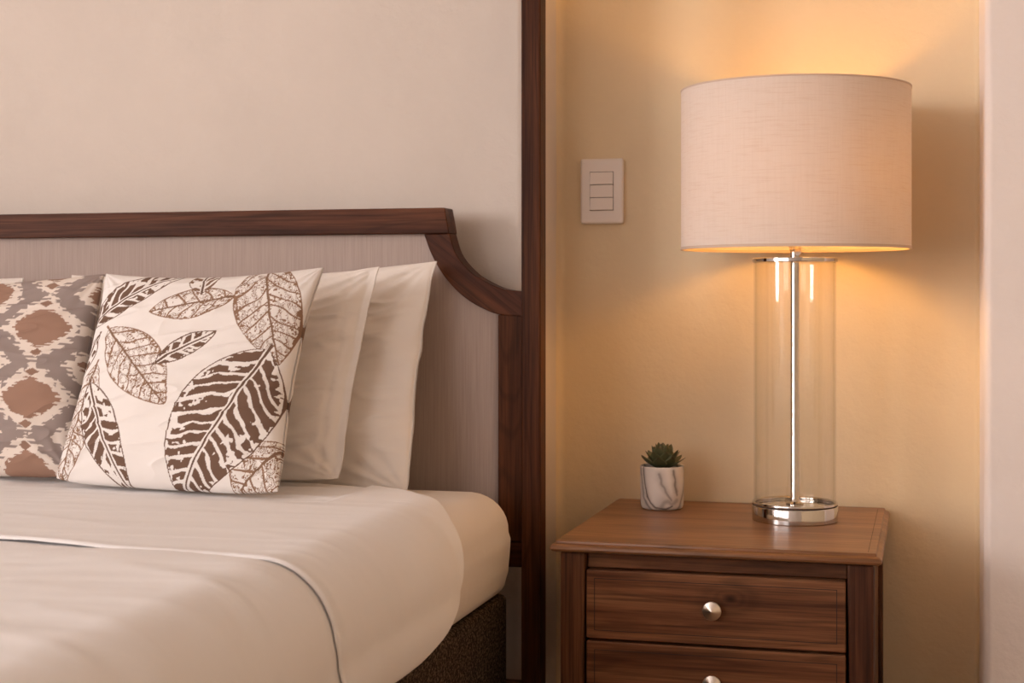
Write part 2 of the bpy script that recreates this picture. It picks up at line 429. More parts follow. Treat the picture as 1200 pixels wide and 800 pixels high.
fast_obj('headboard_panel', np.concatenate([front, back]), np.concatenate([quads(len(xs), 40, 0), quads(len(xs), 40, n_, True), np.stack([ring[:-1], ring[1:], ring[1:] + n_, ring[:-1] + n_], 1)]), M['linen'], bed)

# ================================================================== DIVAN BASE, MATTRESS
def rr_loop(x0, x1, y0, y1, r_, n=10):
    pts = []
    for cx_, cy_, a0 in ((x1 - r_, y1 - r_, 0), (x0 + r_, y1 - r_, 90), (x0 + r_, y0 + r_, 180), (x1 - r_, y0 + r_, 270)):
        pts += arc(cx_, cy_, r_, a0, a0 + 90, n)
    return pts
def rounded_slab(name, x0, x1, y0, y1, z0, z1, rc, rt, rb, mat, parent=None, P_=(0, 0, 0), n=10, bulge=0, subdivide=0, taper=0):
    prof = [(rb * (1 - math.sin(a)), z0 + rb * (1 - math.cos(a))) for a in np.linspace(0, PI / 2, 6)] if rb else [(0, z0)]
    zmid = np.linspace(z0 + rb, z1 - rt, 8)[1:-1]
    prof += [(-bulge * math.sin(PI * (z - z0) / (z1 - z0)), z) for z in zmid]
    prof += [(rt * (1 - math.cos(a)), z1 - rt + rt * math.sin(a)) for a in np.linspace(0, PI / 2, 10)]
    V, F = [], []
    for ins, z in prof:
        ins = ins + taper * (1 - (z - z0) / (z1 - z0)) ** 1.5
        V += [(x - P_[0], y - P_[1], z - P_[2]) for x, y in rr_loop(x0 + ins, x1 - ins, y0 + ins, y1 - ins, max(.004, rc - ins * .7), n)]
    m = 4 * (n + 1); L = len(prof)
    for l in range(L - 1):
        for k in range(m): F.append((l * m + k, l * m + (k + 1) % m, (l + 1) * m + (k + 1) % m, (l + 1) * m + k))
    F.append(tuple(range(m))); F.append(tuple((L - 1) * m + k for k in range(m)))
    o = obj(name, V, F, mat, parent, True); return o
MX0, MX1 = mir(-.7025), -.7025
base = thing('divan_base', 'dark brown tweed divan base under the white mattress', 'bed base', (BX, 1.65, 0))
P_ = (BX, 1.65, 0)
rounded_slab('upholstered_box', mir(-.719), -.719, .68, 2.632, .10, .499, .012, .012, .01, M['tweed'], base, P_, 5)
for fx in (mir(-.80), -.80):
    for fy in (.78, 2.53):
        lathe_obj('foot', [(0, 0), (.022, 0), (.03, .09), (.03, .10), (0, .10)], M['bed_z'], base, 20, at=(fx - P_[0], fy - P_[1], 0))
mat_ = rounded_slab('mattress', MX0, MX1, .66, 2.628, .502, .686, .05, .072, .03, M['sheet'], None, (BX, 1.65, .502), 10, .004, taper=.008)
mat_.location = (BX, 1.65, .502)
tag(mat_, 'white mattress in a fitted cotton sheet with rounded corner beside the bed post', 'mattress')

# ================================================================== DUVET
S0 = abs(-.78 - BX)                       # flat half-width
RR = .10
def duvet_base(s):
    """s>=0 arc length from the middle -> x offset, z, normal (x,z)"""
    a = np.abs(s); sg = np.sign(s)
    th = np.clip((a - S0) / RR, 0, PI / 2)
    x = np.minimum(a, S0) + RR * np.sin(th)
    z = .692 - RR * (1 - np.cos(th)) - np.maximum(0, a - S0 - RR * PI / 2)
    ov = np.maximum(0, a - S0 - RR * PI / 2)
    x = x + .006 * np.sin(np.clip(ov / .07, 0, 1) * PI)
    return BX + sg * x, z, sg * np.sin(th), np.cos(th)
SM = S0 + RR * PI / 2 + .068
def Yhead(s):
    a = np.abs(s) - S0
    return np.interp(a, [-.40, -.22, -.10, -.03, .03, .07, .11, .147, .175, .197, .212, .226],
                        [2.452, 2.448, 2.42, 2.375, 2.31, 2.25, 2.215, 2.185, 2.145, 2.09, 2.03, 1.94])
def Yfold(s):
    a = np.abs(s) - S0
    return np.interp(a, [-1.0, -.55, -.2, -.05, .02, .08, .13, .17, .23], [1.80, 1.775, 1.735, 1.722, 1.708, 1.69, 1.672, 1.672, 1.69]) + .006 * (fbm(a * 6, a * 0 + 2, 11) - .5)
def lay(ns, ny, y0f, y1f, offs, thick, rad, seed, amp, name, mat, parent, org):
    s = np.linspace(-SM, SM, ns); yy = np.linspace(0, 1, ny)
    yy = .5 - .5 * np.cos(PI * yy) * (1 - .0) if True else yy
    Sg, Tg = np.meshgrid(s, yy, indexing='ij')
    Y0 = y0f(Sg); Y1 = y1f(Sg); Yg = Y0 + (Y1 - Y0) * Tg
    x, z, nx, nz = duvet_base(Sg)
    # distance to edges
    e = np.minimum(np.minimum(Yg - Y0, Y1 - Yg), (SM - np.abs(Sg)))
    e = np.clip(e / rad, 0, 1)
    h = thick * np.sqrt(np.clip(1 - (1 - e) ** 2, 0, 1))
    side = sstep(S0 - .02, S0 + .12, np.abs(Sg))
    top = fbm(Sg * 2.1 + Yg * .8, Yg * 7.5 - Sg * 1.2, seed, 3) - .5           # long wrinkles across the bed
    top2 = (1 - np.abs(2 * vnoise(Sg * 1.7 - Yg * .9, Yg * 10 + Sg * 2.2, seed + 5) - 1)) ** 3
    fall = fbm(Yg * 11 + Sg * 2, Sg * 3, seed + 9, 3) - .5                      # hanging folds at the side
    top3 = (1 - np.abs(2 * fbm(Sg * 2.6 + Yg * 1.4, Yg * 17 - Sg * 2.5, seed + 13, 2) - 1)) ** 6
    d = amp * ((1 - side) * (top * 1.5 + top2 * .45 + top3 * .28) + side * fall * 2.6)
    soft = np.clip(e * 1.0, 0, 1)
    o1 = offs(Sg, Yg) + d
    out = o1 + h
    VX = lambda k: np.stack([x + nx * k, Yg, z + nz * k], -1).reshape(-1, 3)
    A = VX(out); B = VX(o1 * 1.0 + 0 * soft)
    V = np.concatenate([A, B]); N = ns * ny
    F = [quads(ns, ny, 0, False), quads(ns, ny, N, True)]
    idx = np.arange(N).reshape(ns, ny)
    ring = np.concatenate([idx[:, 0], idx[-1, 1:], idx[::-1, -1][1:], idx[0, ::-1][1:]])
    F.append(np.stack([ring[:-1], ring[1:], ring[1:] + N, ring[:-1] + N], 1))
    return fast_obj(name, V, np.concatenate(F), mat, parent, org)
DO = (BX, 1.3, .70)
puff = lambda S, Y: (.0068 - .002 * sstep(.1, .5, Yfold(S) - Y)) * sstep(.0, .03, Yfold(S) - Y) + .003 * sstep(.0, .02, Yfold(S) - Y) * (fbm(S * 14, Y * 6, 88, 2) - .5)
duvet = lay(420, 300, lambda S: 0 * S + .60, lambda S: Yhead(S) - .02 * sstep(S0 + .2, S0, np.abs(S)) - .004, puff, .013, .02, 3, .0062, 'duvet', M['duvet'], None, DO)
tag(duvet, 'white cotton duvet with wide turned-down top spread over the mattress', 'duvet')
fold_off = lambda S, Y: .0135 + .0022 * sstep(.035, .0, Y - Yfold(S)) + .004 * sstep(.05, 0, Y - Yfold(S)) * (fbm(S * 9, Y * 0 + 3, 77, 2) - .25) - .0045 * sstep(2.17, 2.23, Y) * (np.abs(S) < S0 - .12)
lay(420, 170, Yfold, Yhead, fold_off, .0045, .006, 21, .0035, 'turned_down_fold', M['duvet'], duvet, DO)

# ================================================================== PILLOWS
def pillow(name, TL, TR, BL, BR, T, mat, res, label, cat, group=None, pinch=.05, wr=.006, seed=0, colour=None, power=.5, hem=None, rim=.0, flange=0, sag=0):
    """closed cushion between four corner points; u right, v up; T = full thickness"""
    TL, TR, BL, BR = [np.array(p) for p in (TL, TR, BL, BR)]
    u = np.linspace(-1, 1, res); v = np.linspace(-1, 1, res)
    # denser towards the seams
    u = np.sign(u) * (1 - (1 - np.abs(u)) ** 1.25); v = u.copy()
    U, W = np.meshgrid(u, v, indexing='ij')
    pu = U * (1 - pinch * (1 - W ** 2) * np.abs(U) ** 3); pv = W * (1 - pinch * (1 - U ** 2) * np.abs(W) ** 3 * (W > 0))
    cr0 = np.clip(-W, 0, 1) ** 5 * np.abs(U) ** 5; pu = pu * (1 - .03 * cr0); pv = pv * (1 - .04 * cr0)
    a = (pu[..., None] + 1) / 2; b_ = (pv[..., None] + 1) / 2
    base_ = (BL * (1 - a) + BR * a) * (1 - b_) + (TL * (1 - a) + TR * a) * b_
    nrm = np.cross(BR - BL, (TL - BL + TR - BR) / 2); nrm /= np.linalg.norm(nrm)      # faces -Y
    if nrm[1] > 0: nrm = -nrm
    uu = np.clip(np.abs(U) - 0, 0, 1); fu = np.clip((1 - uu) / (1 - 0), 0, 1)
    if flange:
        q = np.clip((1 - np.abs(U)) - flange, 0, 1) / (1 - flange)
        fx = 1 - (1 - q) ** 2
    else: fx = 1 - U ** 2
    fz = 1 - W ** 2
    th = T / 2 * (np.clip(fx, 0, 1) ** power) * (np.clip(fz, 0, 1) ** power)
    sl = 1 + .20 * (-W) * (1 - W ** 2)                           # filling settles low
    rad = np.sqrt(U ** 2 + W ** 2)
    w1 = fbm(U * 2.4 + W * .7, W * 3.4 - U * .8, seed, 3) - .5 + .45 * ((1 - np.abs(2 * fbm(U * 1.6 + W * .9, W * 6.5 - U * 1.5, seed + 7, 2) - 1)) ** 5 - .3)
    # creases running out of the corners and along the seams
    ang = np.arctan2(1 - np.abs(W), 1 - np.abs(U))
    cr = np.sin(ang * 17 + seed) * np.exp(-((1 - np.abs(U)) ** 2 + (1 - np.abs(W)) ** 2) / .18)
    edge = np.clip(np.minimum(1 - np.abs(U), 1 - np.abs(W)) * 6, 0, 1)
    front = th * sl + edge * (wr * 1.6 * w1 + wr * .35 * cr)
    back = th * sl * .9
    if hem is not None:
        front = front - .0035 * np.exp(-((U - hem) / .014) ** 2) * edge
    ed = wr * .9 * (fbm(W * 5, U * 5, seed + 4, 2) - .5)
    base_ = base_ + nrm * (ed * (1 - edge))[..., None]
    if sag: base_[..., 2] -= sag * (1 - U ** 2) * (W + 1) / 2
    rimh = .0012
    A = (base_ + nrm * (front + rimh)[..., None]).reshape(-1, 3); B = (base_ - nrm * (back + rimh)[..., None]).reshape(-1, 3)
    N = res * res; V = np.concatenate([A, B])
    F = [quads(res, res, 0, False), quads(res, res, N, True)]
    idx = np.arange(N).reshape(res, res)
    ring = np.concatenate([idx[:, 0], idx[-1, 1:], idx[::-1, -1][1:], idx[0, ::-1][1:]])
    F.append(np.stack([ring[:-1], ring[1:], ring[1:] + N, ring[:-1] + N], 1))
    col = None
    if colour is not None:
        cc = colour((pu + 1) / 2, (pv + 1) / 2).reshape(-1, 3); col = np.concatenate([cc, cc])
    org = (BL + BR) / 2
    o = fast_obj(name, V, np.concatenate(F), mat, None, org, col)
    return tag(o, label, cat, group), (base_[:, -1], base_[-1], nrm)

pillow('pillow', (-1.592, 2.632, 1.068), (-.850, 2.626, 1.090), (-1.60, 2.562, .70), (-.846, 2.475, .684), .085, M['pillow'], 110,
       'rear white pillow leaning on the headboard, nearest the bed post', 'pillow', 'white pillows on the bed', pinch=.035, wr=.013, seed=5, sag=.012, power=.42)
pillow('pillow', (-1.52, 2.505, 1.055), (-.917, 2.51, 1.078), (-1.52, 2.415, .720), (-.943, 2.402, .714), .08, M['pillow'], 110,
       'white pillow right behind the leaf print cushion, with a stitched seam at its edge', 'pillow', 'white pillows on the bed', pinch=.035, wr=.012, seed=12, hem=.87, flange=.06, sag=.012, power=.42)
pillow('pillow', (-2.43, 2.628, 1.075), (-1.694, 2.628, 1.062), (-2.43, 2.55, .70), (-1.70, 2.55, .70), .085, M['pillow'], 90,
       'white pillow mostly hidden behind the grey ikat cushion, at the left edge of the photo', 'pillow', 'white pillows on the bed', pinch=.035, wr=.009, seed=23, power=.42)

# ---- leaf print (u,v in the cushion; leaf shapes given in cushion fractions)
WHITE = np.array([.84, .805, .775]); BROWN = np.array(srgb(114, 90, 76)[:3]); TAN = np.array(srgb(146, 116, 95)[:3])
# axis start, axis end, half width left, half width right (units of cushion width), style, bend
LEAVES = []
def leaf_print(u, v):
    X = u; Y = v
    wob = (fbm(X * 14, Y * 14, 31, 3) - .5)
    col = np.zeros(X.shape + (3,)) + WHITE
    for k, (p0, p1, hl, hr, style, bend, pk) in enumerate(LEAVES):
        p0 = np.array(p0); p1 = np.array(p1); L = np.linalg.norm(p1 - p0); d = (p1 - p0) / L; n = np.array([-d[1], d[0]])
        t_ = ((X - p0[0]) * d[0] + (Y - p0[1]) * d[1]) / L
        s_ = (X - p0[0]) * n[0] + (Y - p0[1]) * n[1] - bend * 4 * t_ * (1 - t_)
        tc = np.clip(t_, 0, 1)
        prof = np.sin(PI * tc ** pk) ** .8
        wdt = np.where(s_ > 0, hl, hr) * prof + 1e-6
        r_ = np.abs(s_) / wdt
        ins = (t_ > 0) & (t_ < 1) & (r_ < 1)
        sgn = np.where(s_ > 0, 0, .37)
        ratio = np.abs(s_)
        nv = max(5, L / .058)
        ph = t_ * nv - (ratio / L) * nv * .75 + sgn + (fbm(X * 9, Y * 9, 40 + k, 2) - .5) * 1.1
        fr_ = ph - np.floor(ph)
        fine = vnoise(X * 95, Y * 95, 50 + k); mid_ = fbm(X * 30, Y * 30, 60 + k, 3)
        lw = .0045
        outl = (wdt - np.abs(s_) < lw * (1.0 + 1.2 * (mid_ - .4))) & ins
        vein = (np.abs(s_) < .0042 * (1.15 - .6 * tc) + .0005)
        vein &= (t_ > -.04) & (t_ < 1.0)
        if style == 'dark':
            gap = .24 + .45 * (mid_ - .42) + .06 * r_
            fill = (fr_ > gap) & (r_ < .93 - .30 * (fine - .5) - .35 * (mid_ - .45)) & (np.abs(s_) > .011 + .008 * (mid_ - .4))
            split = (np.abs(fr_ - (gap + .5 * (1 - gap))) < .10 * r_ * (mid_ > .62)) & (r_ > .45)
            fill &= ~split
            fill &= ~((mid_ > .64) & (r_ > .35)); fill |= (mid_ < .30) & (r_ > .7) & (fine > .55)
            ink = BROWN
        elif style == 'mid':
            fill = (fr_ > .45 + .35 * (fine - .5)) & (np.abs(s_) > .010) & (mid_ > .40)
            ink = BROWN * .5 + TAN * .5
        else:
            c1 = fbm(X * 26 + s_ * 20, Y * 26, 70 + k, 3)
            veinl = (np.minimum(fr_, 1 - fr_) < .075 + .04 * (mid_ - .5))
            cont = np.abs(c1 - .5) < .020
            cont2 = (np.abs(c1 - .41) < .016) | (np.abs(c1 - .60) < .016)
            speck = (fine > .80) & (mid_ > .5)
            rimd = (r_ > .80 + .10 * fine) & (fine > .45) & (mid_ > .42)
            fill = veinl | cont | cont2 | speck | rimd
            ink = TAN
        # paper first (covers leaves printed underneath), then ink
        col[ins] = WHITE
        inkmask = (fill & ins) | outl | vein & ((t_ < 0) | ins)
        col[inkmask] = ink
        col[vein & ins] = BROWN * .9 if style != 'light' else TAN * .85
    return col
# corner pixels of the cushion face as seen; the print was laid out against them
_c = [np.array(p, float) for p in ((122, 322), (377, 315), (330, 583), (72, 568))]
def cush_uv(x, y):
    a, b_ = .5, .5
    for _ in range(30):
        q = (_c[3] * (1 - a) + _c[2] * a) * (1 - b_) + (_c[0] * (1 - a) + _c[1] * a) * b_
        du = (_c[2] - _c[3]) * (1 - b_) + (_c[1] - _c[0]) * b_; dv = (_c[0] - _c[3]) * (1 - a) + (_c[1] - _c[2]) * a
        Mx = np.array([du, dv]).T; e_ = np.array([x, y]) - q; a, b_ = np.array([a, b_]) + np.linalg.solve(Mx, e_)
    return (a, b_)
def LF(x0, y0, x1, y1, hl, hr, style, bend=0, pk=1.0):
    LEAVES.append((cush_uv(x0, y0), cush_uv(x1, y1), hl / 258, hr / 258, style, bend / 258, pk))
LF(133, 440, 84, 572, 26, 24, 'light', 0, .9)
LF(126, 462, 166, 582, 22, 24, 'dark', 0, .85)
LF(112, 393, 228, 329, 25, 17, 'dark', 5, .8)
LF(290, 361, 193, 380, 20, 20, 'light', 0, .9)
LF(252, 358, 250, 322, 16, 16, 'mid', 0, 1.1)
LF(318, 312, 336, 440, 32, 36, 'light', 0, .78)
LF(144, 398, 221, 492, 33, 28, 'light', 0, .95)
LF(207, 444, 274, 405, 13, 13, 'dark', 1, .95)
LF(131, 402, 98, 460, 11, 8, 'dark', 0, 1.0)
LF(341, 525, 282, 588, 24, 24, 'light', 0, 1.0)
LF(327, 424, 220, 590, 48, 52, 'dark', 4, .85)
leaf_c, _ = pillow('cushion', (-1.378, 2.392, 1.066), (-.972, 2.388, 1.075), (-1.408, 2.27, .716), (-.980, 2.232, .7125), .12, M['leafprint'], 460,
       'white scatter cushion with a brown leaf print, propped on the duvet fold', 'cushion', None, pinch=.085, wr=.005, seed=33, colour=leaf_print, power=.45)

# ---- ikat print
GREY = np.array(srgb(152, 139, 134)[:3]); IW = np.array([.76, .68, .61]); IB = np.array(srgb(156, 125, 108)[:3])
def ikat(u, v):
    # distance in metres from the right hand edge / top
    x = (u - 1) * .42; y = (v - 1) * .40
    px, py = .122, .140
    col = np.zeros(u.shape + (3,)) + GREY
    rows = np.floor(y / .0042)
    jag = (_TAB[(rows.astype(int) * 7) & 255, (np.floor(x / .02).astype(int) * 3) & 255] - .5) * .30
    jag2 = (_TAB[(np.floor(y / .0026).astype(int) * 5) & 255, (np.floor(x / .03).astype(int) * 11) & 255] - .5) * .24
    best_w = np.zeros(u.shape) + 9; best_b = np.zeros(u.shape) + 9; dots = np.zeros(u.shape, bool)
    for c_ in range(-7, 3):
        for r_ in range(-5, 3):
            cx_ = -.085 + c_ * px; cy_ = -.118 + r_ * py + (c_ % 2) * py / 2
            dx = np.abs(x - cx_); dy = np.abs(y - cy_)
            w = (dx / .072) ** 1.1 + (dy / .068) ** 1.15 + jag; b_ = (dx / .051) ** 1.45 + (dy / .039) ** 1.45 + jag2 * 1.2
            best_w = np.minimum(best_w, w); best_b = np.minimum(best_b, b_)
            dots |= (dx / .013 + np.abs(dy - .050) / .0085 + jag2) < 1
    col[best_w < 1] = IW; col[best_b < 1] = IB; col[dots & (best_w < 1)] = IB * .9
    return col
pillow('cushion', (-1.83, 2.445, 1.045), (-1.404, 2.430, 1.066), (-1.80, 2.33, .718), (-1.396, 2.318, .717), .11, M['ikat'], 330,
       'grey scatter cushion with brown and white ikat diamonds, left of the leaf print cushion', 'cushion', None, pinch=.05, wr=.006, seed=41, colour=ikat, power=.45)

# ================================================================== NIGHTSTAND
NX0, NX1, NYF, NYB = -.5885, -.0785, 2.485, 3.012
ns = thing('nightstand', 'dark walnut nightstand with two drawers between the bed post and the white wall edge', 'nightstand', (-.335, 2.75, 0))
NP = (-.335, 2.75, 0)
def nb(name, *a, parent=None, bev=.0018, **k): return box(name, *a, parent=parent or ns, P=NP, bev=bev, **k)
# top: slab with a stepped, rounded edge
prof = [(.014, .603), (.006, .6035), (.002, .6055), (0, .609), (.0005, .6125), (.003, .6155), (.0075, .6170), (.0085, .6175), (.0092, .6208), (.0105, .622)]
V, F = [], []
for ins, z in prof:
    V += [(x - NP[0], y - NP[1], z) for x, y in rr_loop(-.603 + ins, -.066 - ins, 2.468 + ins, 3.018 - ins * .2, .004, 3)]
m_ = 16
for l in range(len(prof) - 1):
    for k in range(m_): F.append((l * m_ + k, l * m_ + (k + 1) % m_, (l + 1) * m_ + (k + 1) % m_, (l + 1) * m_ + k))
F.append(tuple(range(m_))); F.append(tuple((len(prof) - 1) * m_ + k for k in range(m_)))
o = obj('top', V, F, M['walnut_top_lit'], ns, True)
bm = bmesh.new(); bm.from_mesh(o.data)
for e in bm.edges:
    if len(e.link_faces) == 2 and e.calc_face_angle(0) > math.radians(28): e.smooth = False
bm.to_mesh(o.data); bm.free()
for (x0, x1, y0, y1) in ((-.0885, -.0878, 2.49, 2.99),):
    nb('inlay_line', x0, x1, y0, y1, .6215, .6222, M['dark_line'], bev=0)
LW = .0425
for x0 in (NX0, NX1 - LW):
    for y0 in (NYF, NYB - .045):
        bm = add_box(bmesh.new(), x0, x0 + LW, y0, y0 + .045, .0, .603, .0045, 2)
        for v in bm.verts:
            if v.co.z < .2:   # slight taper at the foot, on the inner faces
                kx = 1 if x0 < -.3 else -1; v.co.x -= 0 if (v.co.x - x0 < LW / 2) == (kx > 0) else kx * .010
            v.co -= Vector(NP)
        bmobj('leg', bm, M['walnut_z'], ns)
XI0, XI1 = NX0 + LW, NX1 - LW
nb('apron', XI0 + .0005, XI1 - .0005, 2.503, 2.515, .5755, .603, M['walnut_x'])
nb('side_panel', NX0 + .008, NX0 + .024, NYF + .045, NYB - .045, .30, .603, M['walnut_y'])
nb('side_panel', NX1 - .024, NX1 - .008, NYF + .045, NYB - .045, .30, .603, M['walnut_y'])
nb('back_panel', XI0, XI1, NYB - .02, NYB - .008, .30, .603, M['walnut_x'])
nb('lower_rail', XI0 + .0005, XI1 - .0005, 2.493, 2.515, .302, .336, M['walnut_x'])
nb('drawer_divider', XI0 + .0005, XI1 - .0005, 2.51, 2.98, .4565, .4585, M['dark_line'], bev=0)
def drawer(z0, z1, wood='walnut_x'):
    x0, x1 = XI0 + .0018, XI1 - .0018
    yf = 2.4865
    d = nb('drawer', x0, x1, yf, yf + .40, z0, z1, M[wood], bev=.0022)
    i = .0135; w = .0011
    bm = bmesh.new()
    for (a, b_, c_, e_) in ((x0 + i, x1 - i, z1 - i - w, z1 - i), (x0 + i, x1 - i, z0 + i, z0 + i + w), (x0 + i, x0 + i + w, z0 + i, z1 - i), (x1 - i - w, x1 - i, z0 + i, z1 - i)):
        add_box(bm, a, b_, yf - .0002, yf + .002, c_, e_)
    for v in bm.verts: v.co -= Vector(NP)
    il = bmobj('inlay', bm, M['dark_line'], d)
    cx_, cz_ = (x0 + x1) / 2 + .0, (z0 + z1) / 2 + .002
    lathe_obj('knob', [(0, -.002), (.0065, -.002), (.006, .010), (.0085, .0125), (.0150, .0145), (.0155, .0165), (.0148, .0180), (.006, .0215), (.0008, .0243), (0, .0244)], M['nickel'], d, 40, at=(cx_ - NP[0], yf - NP[1], cz_), axis='-Y')
    return d
drawer(.4605, .5740, 'walnut_knot'); drawer(.3400, .4560)

# ================================================================== TABLE LAMP
LX, LY, LZ = -.229, 2.81, .6222
lamp = thing('table_lamp', 'lit table lamp with a white linen drum shade on a clear glass cylinder', 'lamp', (LX, LY, LZ))
def ll(name, prof, mat, par=None, **k): return lathe_obj(name, prof, mat, par or lamp, **k)
bs = ll('base', [(0, 0), (.0755, 0), (.0765, .001), (.0768, .0255), (.0758, .0275), (.0742, .0285), (.0735, .0285), (.0735, .0270), (.0700, .0265), (.030, .0285), (0, .0285)], M['chrome'], n=96)
ll('base_groove_shade', [(.0738, .0281), (.0764, .0281), (.0764, .0300), (.0738, .0300)], M['gap'], bs, n=96, closed=True)  # solid dark ring painted as the shaded groove under the rim
ll('base_rim', [(.0700, .0298), (.0765, .0298), (.0768, .0318), (.0760, .0338), (.0725, .0338), (.0700, .0320)], M['chrome'], bs, n=96, closed=True)
ll('rod', [(0, .028), (.016, .028), (.016, .031), (.0105, .034), (.0078, .040), (.0078, .4655), (0, .4655)], M['chrome'], n=40)
ll('glass_cylinder', [(.0705, .0345), (.0732, .0345), (.0732, .4660), (.0705, .4660)], M['glass'], n=96, closed=True)
cap = ll('cap', [(0, .4660), (.0755, .4660), (.0765, .4670), (.0765, .4725), (.0755, .4735), (.012, .4740), (0, .4740)], M['chrome'], n=96)
BOX, BOY = .058, -.026
sk = ll('bulb_socket', [(0, .4742), (.0085, .4742), (.0085, .486), (.0105, .489), (.0105, .500), (.0085, .502), (0, .502)], M['chrome'], n=32)
# angled holder carrying the bulb to one side of the rod
p0 = Vector((0, 0, .496)); p1 = Vector((BOX * .9, BOY * .9, .566)); bm = bmesh.new()
for rr, ta, tb in ((.0055, 0, .62), (.0145, .55, 1.0)):
    a_ = p0.lerp(p1, ta); b_ = p0.lerp(p1, tb)
    r_ = bmesh.ops.create_cone(bm, cap_ends=True, segments=24, radius1=rr, radius2=rr, depth=(b_ - a_).length)
    bmesh.ops.transform(bm, matrix=Matrix.Translation((a_ + b_) / 2) @ (b_ - a_).to_track_quat('Z', 'Y').to_matrix().to_4x4(), verts=r_['verts'])
bmobj('bulb_holder', bm, M['chrome'], sk)
lathe_obj('switch_key', [(0, 0), (.0035, 0), (.0035, .016), (.0062, .018), (.0062, .026), (0, .026)], M['chrome'], sk, 20, at=(.008, -.013, .4835), axis='-Y')
SB, ST, SR = 1.1125 - LZ, 1.399 - LZ, .2035
sh = ll('lamp_shade', [(SR, SB), (SR + .0012, SB + .001), (SR + .0012, ST - .001), (SR, ST), (SR - .0012, ST - .001), (SR - .0012, SB + .001)], M['shade'], n=144, closed=True)
for z in (SB, ST):
    ll('shade_trim', [(SR - .002, z - .0015), (SR + .002, z - .0015), (SR + .002, z + .0035 if z == SB else z + .0015), (SR - .002, z + .0035 if z == SB else z + .0015)], M['shade_trim'], sh, n=144, closed=True)
bm = bmesh.new()
for k in range(3):
    a = math.radians(35 + 120 * k)
    p0 = Vector((.017 * math.cos(a), .017 * math.sin(a), .552)); p1 = Vector(((SR - .002) * math.cos(a), (SR - .002) * math.sin(a), .552))
    r_ = bmesh.ops.create_cone(bm, cap_ends=True, segments=8, radius1=.0016, radius2=.0016, depth=(p1 - p0).length)
    Mx = Matrix.Translation((p0 + p1) / 2) @ (p1 - p0).to_track_quat('Z', 'Y').to_matrix().to_4x4()
    bmesh.ops.transform(bm, matrix=Mx, verts=r_['verts'])
bmobj('shade_spider', bm, M['chrome'], sh, True)
pr = [(0, .5625), (.013, .5625), (.0135, .580)]
for a in np.linspace(-50, 90, 14):
    pr.append((max(0,   .023 * math.cos(math.radians(a))), .633 + .023 * math.sin(math.radians(a)) * (1.0 if a > 0 else 1.25)))
ll('bulb', pr, M['bulb'], n=32, at=(BOX, BOY, .004))

# ================================================================== SUCCULENT
PX, PY = -.4865, 2.90
pot = thing('potted_succulent', 'small green succulent in a grey-veined white marbled pot on the nightstand', 'plant', (PX, PY, .6222))
H_ = .0815
prof = [(0, .0), (.034, .0), (.0385, .002), (.0405, .007), (.0412, .02), (.0418, .05), (.0420, H_ - .002), (.0412, H_), (.0395, H_), (.0385, H_ - .002), (.0380, .066), (0, .066)]
pp = []
for (a, b_) in zip(prof, prof[1:]):
    L = math.hypot(b_[0] - a[0], b_[1] - a[1]); n = max(1, int(L / .0009))
    pp += [(a[0] + (b_[0] - a[0]) * k / n, a[1] + (b_[1] - a[1]) * k / n) for k in range(n)]
pp.append(prof[-1])
V, F = lathe(pp, 280)
V = np.array(V); F = np.array(F)
ang = np.arctan2(V[:, 1], V[:, 0]); zz = V[:, 2]
ca = (ang - math.radians(-100)) ; ca = (ca + PI) % (2 * PI) - PI       # 0 = towards the room
sx = ca * .0418; sz = zz
w_ = (fbm(sx * 60 + 5, sz * 60, 80, 3) - .5) * .006
def poly_d(pts):
    d = np.zeros(len(V)) + 9; tt = np.zeros(len(V))
    pts = smooth_curve(pts, 26)
    for k, (a, b_) in enumerate(zip(pts, pts[1:])):
        a = np.array(a); b_ = np.array(b_); ab = b_ - a; L2 = ab @ ab
        t_ = np.clip(((sx + w_ - a[0]) * ab[0] + (sz + w_ - a[1]) * ab[1]) / L2, 0, 1)
        q = np.hypot(sx + w_ - a[0] - ab[0] * t_, sz + w_ - a[1] - ab[1] * t_); d = np.minimum(d, q)
    return d
ink = np.zeros(len(V))
for pts, wd, st in (([(-.040, .085), (-.034, .055), (-.026, .025), (-.014, .006), (-.006, .0)], .0022, .8),
                ([(-.028, .085), (-.025, .06), (-.019, .035), (-.008, .014), (.008, .006), (.024, .004), (.034, .008)], .0019, .95),
                ([(.008, .068), (.013, .052), (.018, .040), (.025, .028), (.033, .02)], .0026, .7),
                ([(.036, .075), (.040, .06), (.041, .045), (.046, .03)], .002, .8),
                ([(.014, .008), (.018, .015), (.026, .016), (.034, .012), (.046, .02)], .005, .6),
                ([(-.075, .08), (-.07, .04), (-.06, .01), (-.04, .0)], .002, .8), ([(.07, .08), (.075, .05), (.06, .02), (.05, .0)], .003, .7),
                ([(.11, .08), (.10, .04), (.12, .01)], .003, .7)):
    d = poly_d(pts); ink = np.maximum(ink, st * np.exp(-(d / (wd * 1.35 * (.7 + .8 * fbm(sx * 40, sz * 40, 90, 2)))) ** 2))
    ink = np.maximum(ink, .34 * np.exp(-(d / (wd * 3.2)) ** 2))
cw = np.array([.80, .74, .69]); cd = np.array(srgb(92, 84, 80)[:3])
col = cw * (1 - ink[:, None]) + cd * ink[:, None]
fast_obj('pot', V, F, M['pot'], pot, None, col)
lathe_obj('soil', [(0, .0665), (.0375, .0665), (.037, .071), (.02, .0735), (0, .074)], M['soil'], pot, 40)
